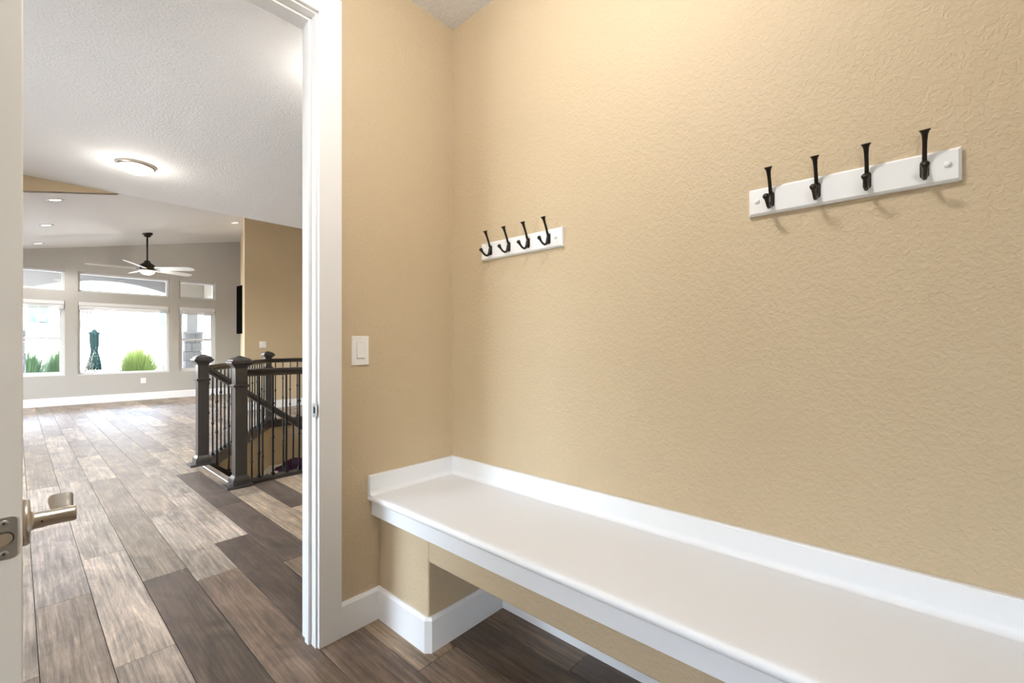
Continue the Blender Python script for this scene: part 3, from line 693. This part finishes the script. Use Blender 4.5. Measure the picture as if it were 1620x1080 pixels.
# patio cover with an arched beam
tag(MB().box(-4, 6, FAR+.17, 16.75, 3.32, 3.5).build('patio_ceiling', M['soffit']), 'grey ceiling of the covered patio', 'patio ceiling', kind='structure')
arc = [(.15+3.1*t, 2.62+.36*math.sin(math.pi*t)**.8) for t in [i/16 for i in range(17)]]
b = MB()
for (xa, za), (xb, zb) in zip(arc[:-1], arc[1:]): b.prism([(xa, 16.4, za), (xb, 16.4, zb), (xb, 16.4, 3.32), (xa, 16.4, 3.32)], (0, .3, 0))
b.box(3.25, 6, 16.4, 16.7, 2.55, 3.32); b.box(-4, .15, 16.4, 16.7, 2.62, 3.32)
tag(b.build('trim_3', M['soffit']), 'arched beam along the edge of the covered patio', 'beam', kind='structure')
def column(x, y, label):
    e = empty('porch_column', (x, y, -.08)); tag(e, label, 'column')
    MB().box(-.14, .14, -.14, .14, 1.70, 2.70).build('shaft', M['stucco'], e, bevel=.01)
    b = e
    for r in range(6):
        for s in range(4):
            for q in range(2):
                j = .012*((r*7+s*3+q*5) % 3); hh = .27; z = r*(hh+.008); ln = .22
                u0 = -.22+q*.222; off = .05 if r % 2 else -.03
                ua, ub = (-.22, off-.004) if q == 0 else (off+.004, .22)
                g = MB(); g.box(ua, ub, -.235-j, -.16, z, z+hh); o = g.build('stone', M['stone'], e, bevel=.015); o.rotation_euler = (0, 0, math.pi/2*s)
    MB().box(-.21, .21, -.21, .21, 0, 1.66).build('core', M['stone'], e)
    MB().box(-.27, .27, -.27, .27, 1.66, 1.72).build('cap_stone', M['concrete'], e, bevel=.01)
column(3.60, 16.5, 'porch column with grey stone base outside the right window')
column(-.10, 16.5, 'porch column with grey stone base outside the left window')
tag(MB().box(3.86, 4.1, FAR+.16, 16.2, -.08, 3.32).box(2.98, 3.86, 16.3, 16.38, 2.5, 3.32).build('wall_patio', M['wing']), 'tan stucco side wall of the covered patio', 'wall', kind='structure')
# closed parasol
pa = empty('parasol', (1.715, 20.0, GZ)); tag(pa, 'closed teal parasol standing outside the middle window', 'parasol')
MB().lathe([(.24, 0), (.24, .05), (.05, .08), (.03, .3)], (0, 0, 0), 24).build('base', M['greymetal'], pa)
MB().lathe([(.019, .05), (.019, 2.28), (.03, 2.30), (.01, 2.35)], (0, 0, 0), 14).build('pole', M['greymetal'], pa)
rings = []
for z, r in ((.93, .150), (.97, .158), (1.10, .148), (1.30, .120), (1.48, .086), (1.56, .078), (1.70, .098), (1.90, .108), (2.05, .104), (2.13, .128), (2.145, .085), (2.24, .03)):
    rings.append([((r*(1+.17*math.cos(8*t+z*2)+.05*math.cos(19*t)))*math.cos(t), (r*(1+.17*math.cos(8*t+z*2)+.05*math.cos(19*t)))*math.sin(t), z+.035*math.cos(8*t)*(z < 1)+.03*math.cos(8*t)*(2.1 < z < 2.14)) for t in [2*math.pi*i/64 for i in range(64)]])
can = MB().loft(rings, True).build('canopy', M['teal'], pa)
MB().lathe([(.092, 1.53), (.096, 1.55), (.092, 1.57)], (0, 0, 0), 24, cap=False).build('tie_strap', M['teal'], can)
rr = random.Random(11)
def grass(name, x, y, n, R_, H, spread, m, label, grp=None, z=GZ):
    """blades fanning from a small foot; spread = widest lean of the blade tips (1 = a full dome)"""
    g = MB()
    for i in range(n):
        a = rr.uniform(0, 6.283); ph = math.acos(1-rr.random()*spread); k_ = rr.uniform(.72, 1.04) if spread < .7 else rr.uniform(.70, 1.06)
        d = Vector((math.cos(a), math.sin(a), 0)); s = Vector((-d.y, d.x, 0)); w = rr.uniform(.008, .014)
        p0 = d*R_*.30*math.sin(ph)*rr.random(); tip = d*R_*math.sin(ph)**.8*k_ + Vector((0, 0, H*math.cos(ph)**.55*k_)); mid = p0*.6 + tip*.45 + Vector((0, 0, H*.16)); v = []
        for k in range(5):
            t = k/4; p = p0*(1-t)**2 + mid*2*t*(1-t) + tip*t*t; ww = w*(1-.85*t); v += [p-s*ww, p+s*ww]
        g.add(v, [(2*k, 2*k+1, 2*k+3, 2*k+2) for k in range(4)])
    o = g.build(name, m); o.location = (x, y, z); return tag(o, label, 'plant', grp)
grass('ornamental_grass', .22, 18.0, 1500, .50, 1.70, .5, M['leaf1'], 'upright cool green grass clump outside the left window')
grass('ornamental_grass', .80, 18.6, 1200, .46, 1.74, .5, M['leaf1'], 'cool green grass clump nearest the leafy bush outside')
grass('ornamental_grass', 2.74, 19.3, 5000, .75, 1.76, .85, M['leaf2'], 'rounded lime green grass mound outside the middle window')
def bush(x, y, n, rx, h, m, label):
    e = empty('leafy_bush', (x, y, GZ)); tag(e, label, 'plant'); t = MB(); g = MB()
    for i in range(14):
        a = rr.uniform(0, 6.28); tip = Vector((rx*math.cos(a)*rr.uniform(.3, 1), rx*math.sin(a)*rr.uniform(.3, 1), h*rr.uniform(.6, 1)))
        t.tube([(0, 0, 0), tip*.5+Vector((0, 0, .1)), tip], [.012, .008, .003], 5)
        for j in range(n):
            q = tip*rr.uniform(.35, 1.02) + Vector((rr.gauss(0, .06), rr.gauss(0, .06), rr.gauss(0, .05)))
            d = Vector((rr.gauss(0, 1), rr.gauss(0, 1), rr.gauss(0, .6))).normalized(); s = d.orthogonal().normalized(); L_ = rr.uniform(.035, .06)
            g.add([q, q+d*L_*.5+s*L_*.28, q+d*L_, q+d*L_*.5-s*L_*.28], [(0, 1, 2, 3)])
    t.build('branches', M['bark'], e); g.build('foliage', m, e)
bush(1.36, 18.9, 30, .30, 1.75, M['leaf3'], 'sparse olive bush at the edge of the left window')
bush(3.55, 19.9, 24, .28, 1.65, M['leaf3'], 'twiggy bush beside the lime green grass mound')
# neighbouring house and garden wall
tag(MB().box(-20, 26, 36, 36.3, GZ, 2.0).build('garden_wall', M['stucco']), 'pale garden wall at the back of the yard', 'wall', kind='structure')
hs = empty('house', (2.0, 42, GZ)); tag(hs, 'pale neighbouring house seen through the windows', 'house')
MB().box(-14, 14, 0, 8, 0, 9).build('house_wall', M['stucco'], hs)
MB().prism([(-14.6, -.7, 9), (14.6, -.7, 9), (14.6, 4, 11), (-14.6, 4, 11)], (0, 0, .25)).build('roof', M['roofdark'], hs)

for x0, x1, z0, z1 in ((-1.48, -.62, 3.2, 4.4), (.92, 1.42, 5.35, 6.1), (1.75, 1.95, 5.3, 6.1), (5.2, 6.6, 3.2, 4.6), (-6.5, -4.9, 3.2, 4.6)):
    f = MB().box(x0-.09, x1+.09, -.06, .0, z0-.09, z1+.09).build('window', M['frame'], hs, bevel=.01)
    MB().box(x0, x1, -.08, -.058, z0, z1).build('pane', M['blueglass'], f)
    MB().box((x0+x1)/2-.025, (x0+x1)/2+.025, -.095, -.075, z0, z1).build('muntin', M['frame'], f)
pb = MB(); pb.loft([[(-1.12, -.42, 3.28), (-.72, -.42, 3.28), (-.72, -.10, 3.28), (-1.12, -.10, 3.28)], [(-1.24, -.48, 3.72), (-.66, -.48, 3.72), (-.66, -.08, 3.72), (-1.24, -.08, 3.72)]])
pb.build('planter_box', M['concrete'], hs)
for z in (3.20, 4.02): MB().box(-.12, 1.48, -.9, 0, z, z+.24).build('balcony_slab', M['roofdark'], hs)
for k in range(9): MB().box(-.10+.19*k, -.06+.19*k, -.88, -.84, 3.44, 4.02).build('balcony_post', M['frame'], hs)
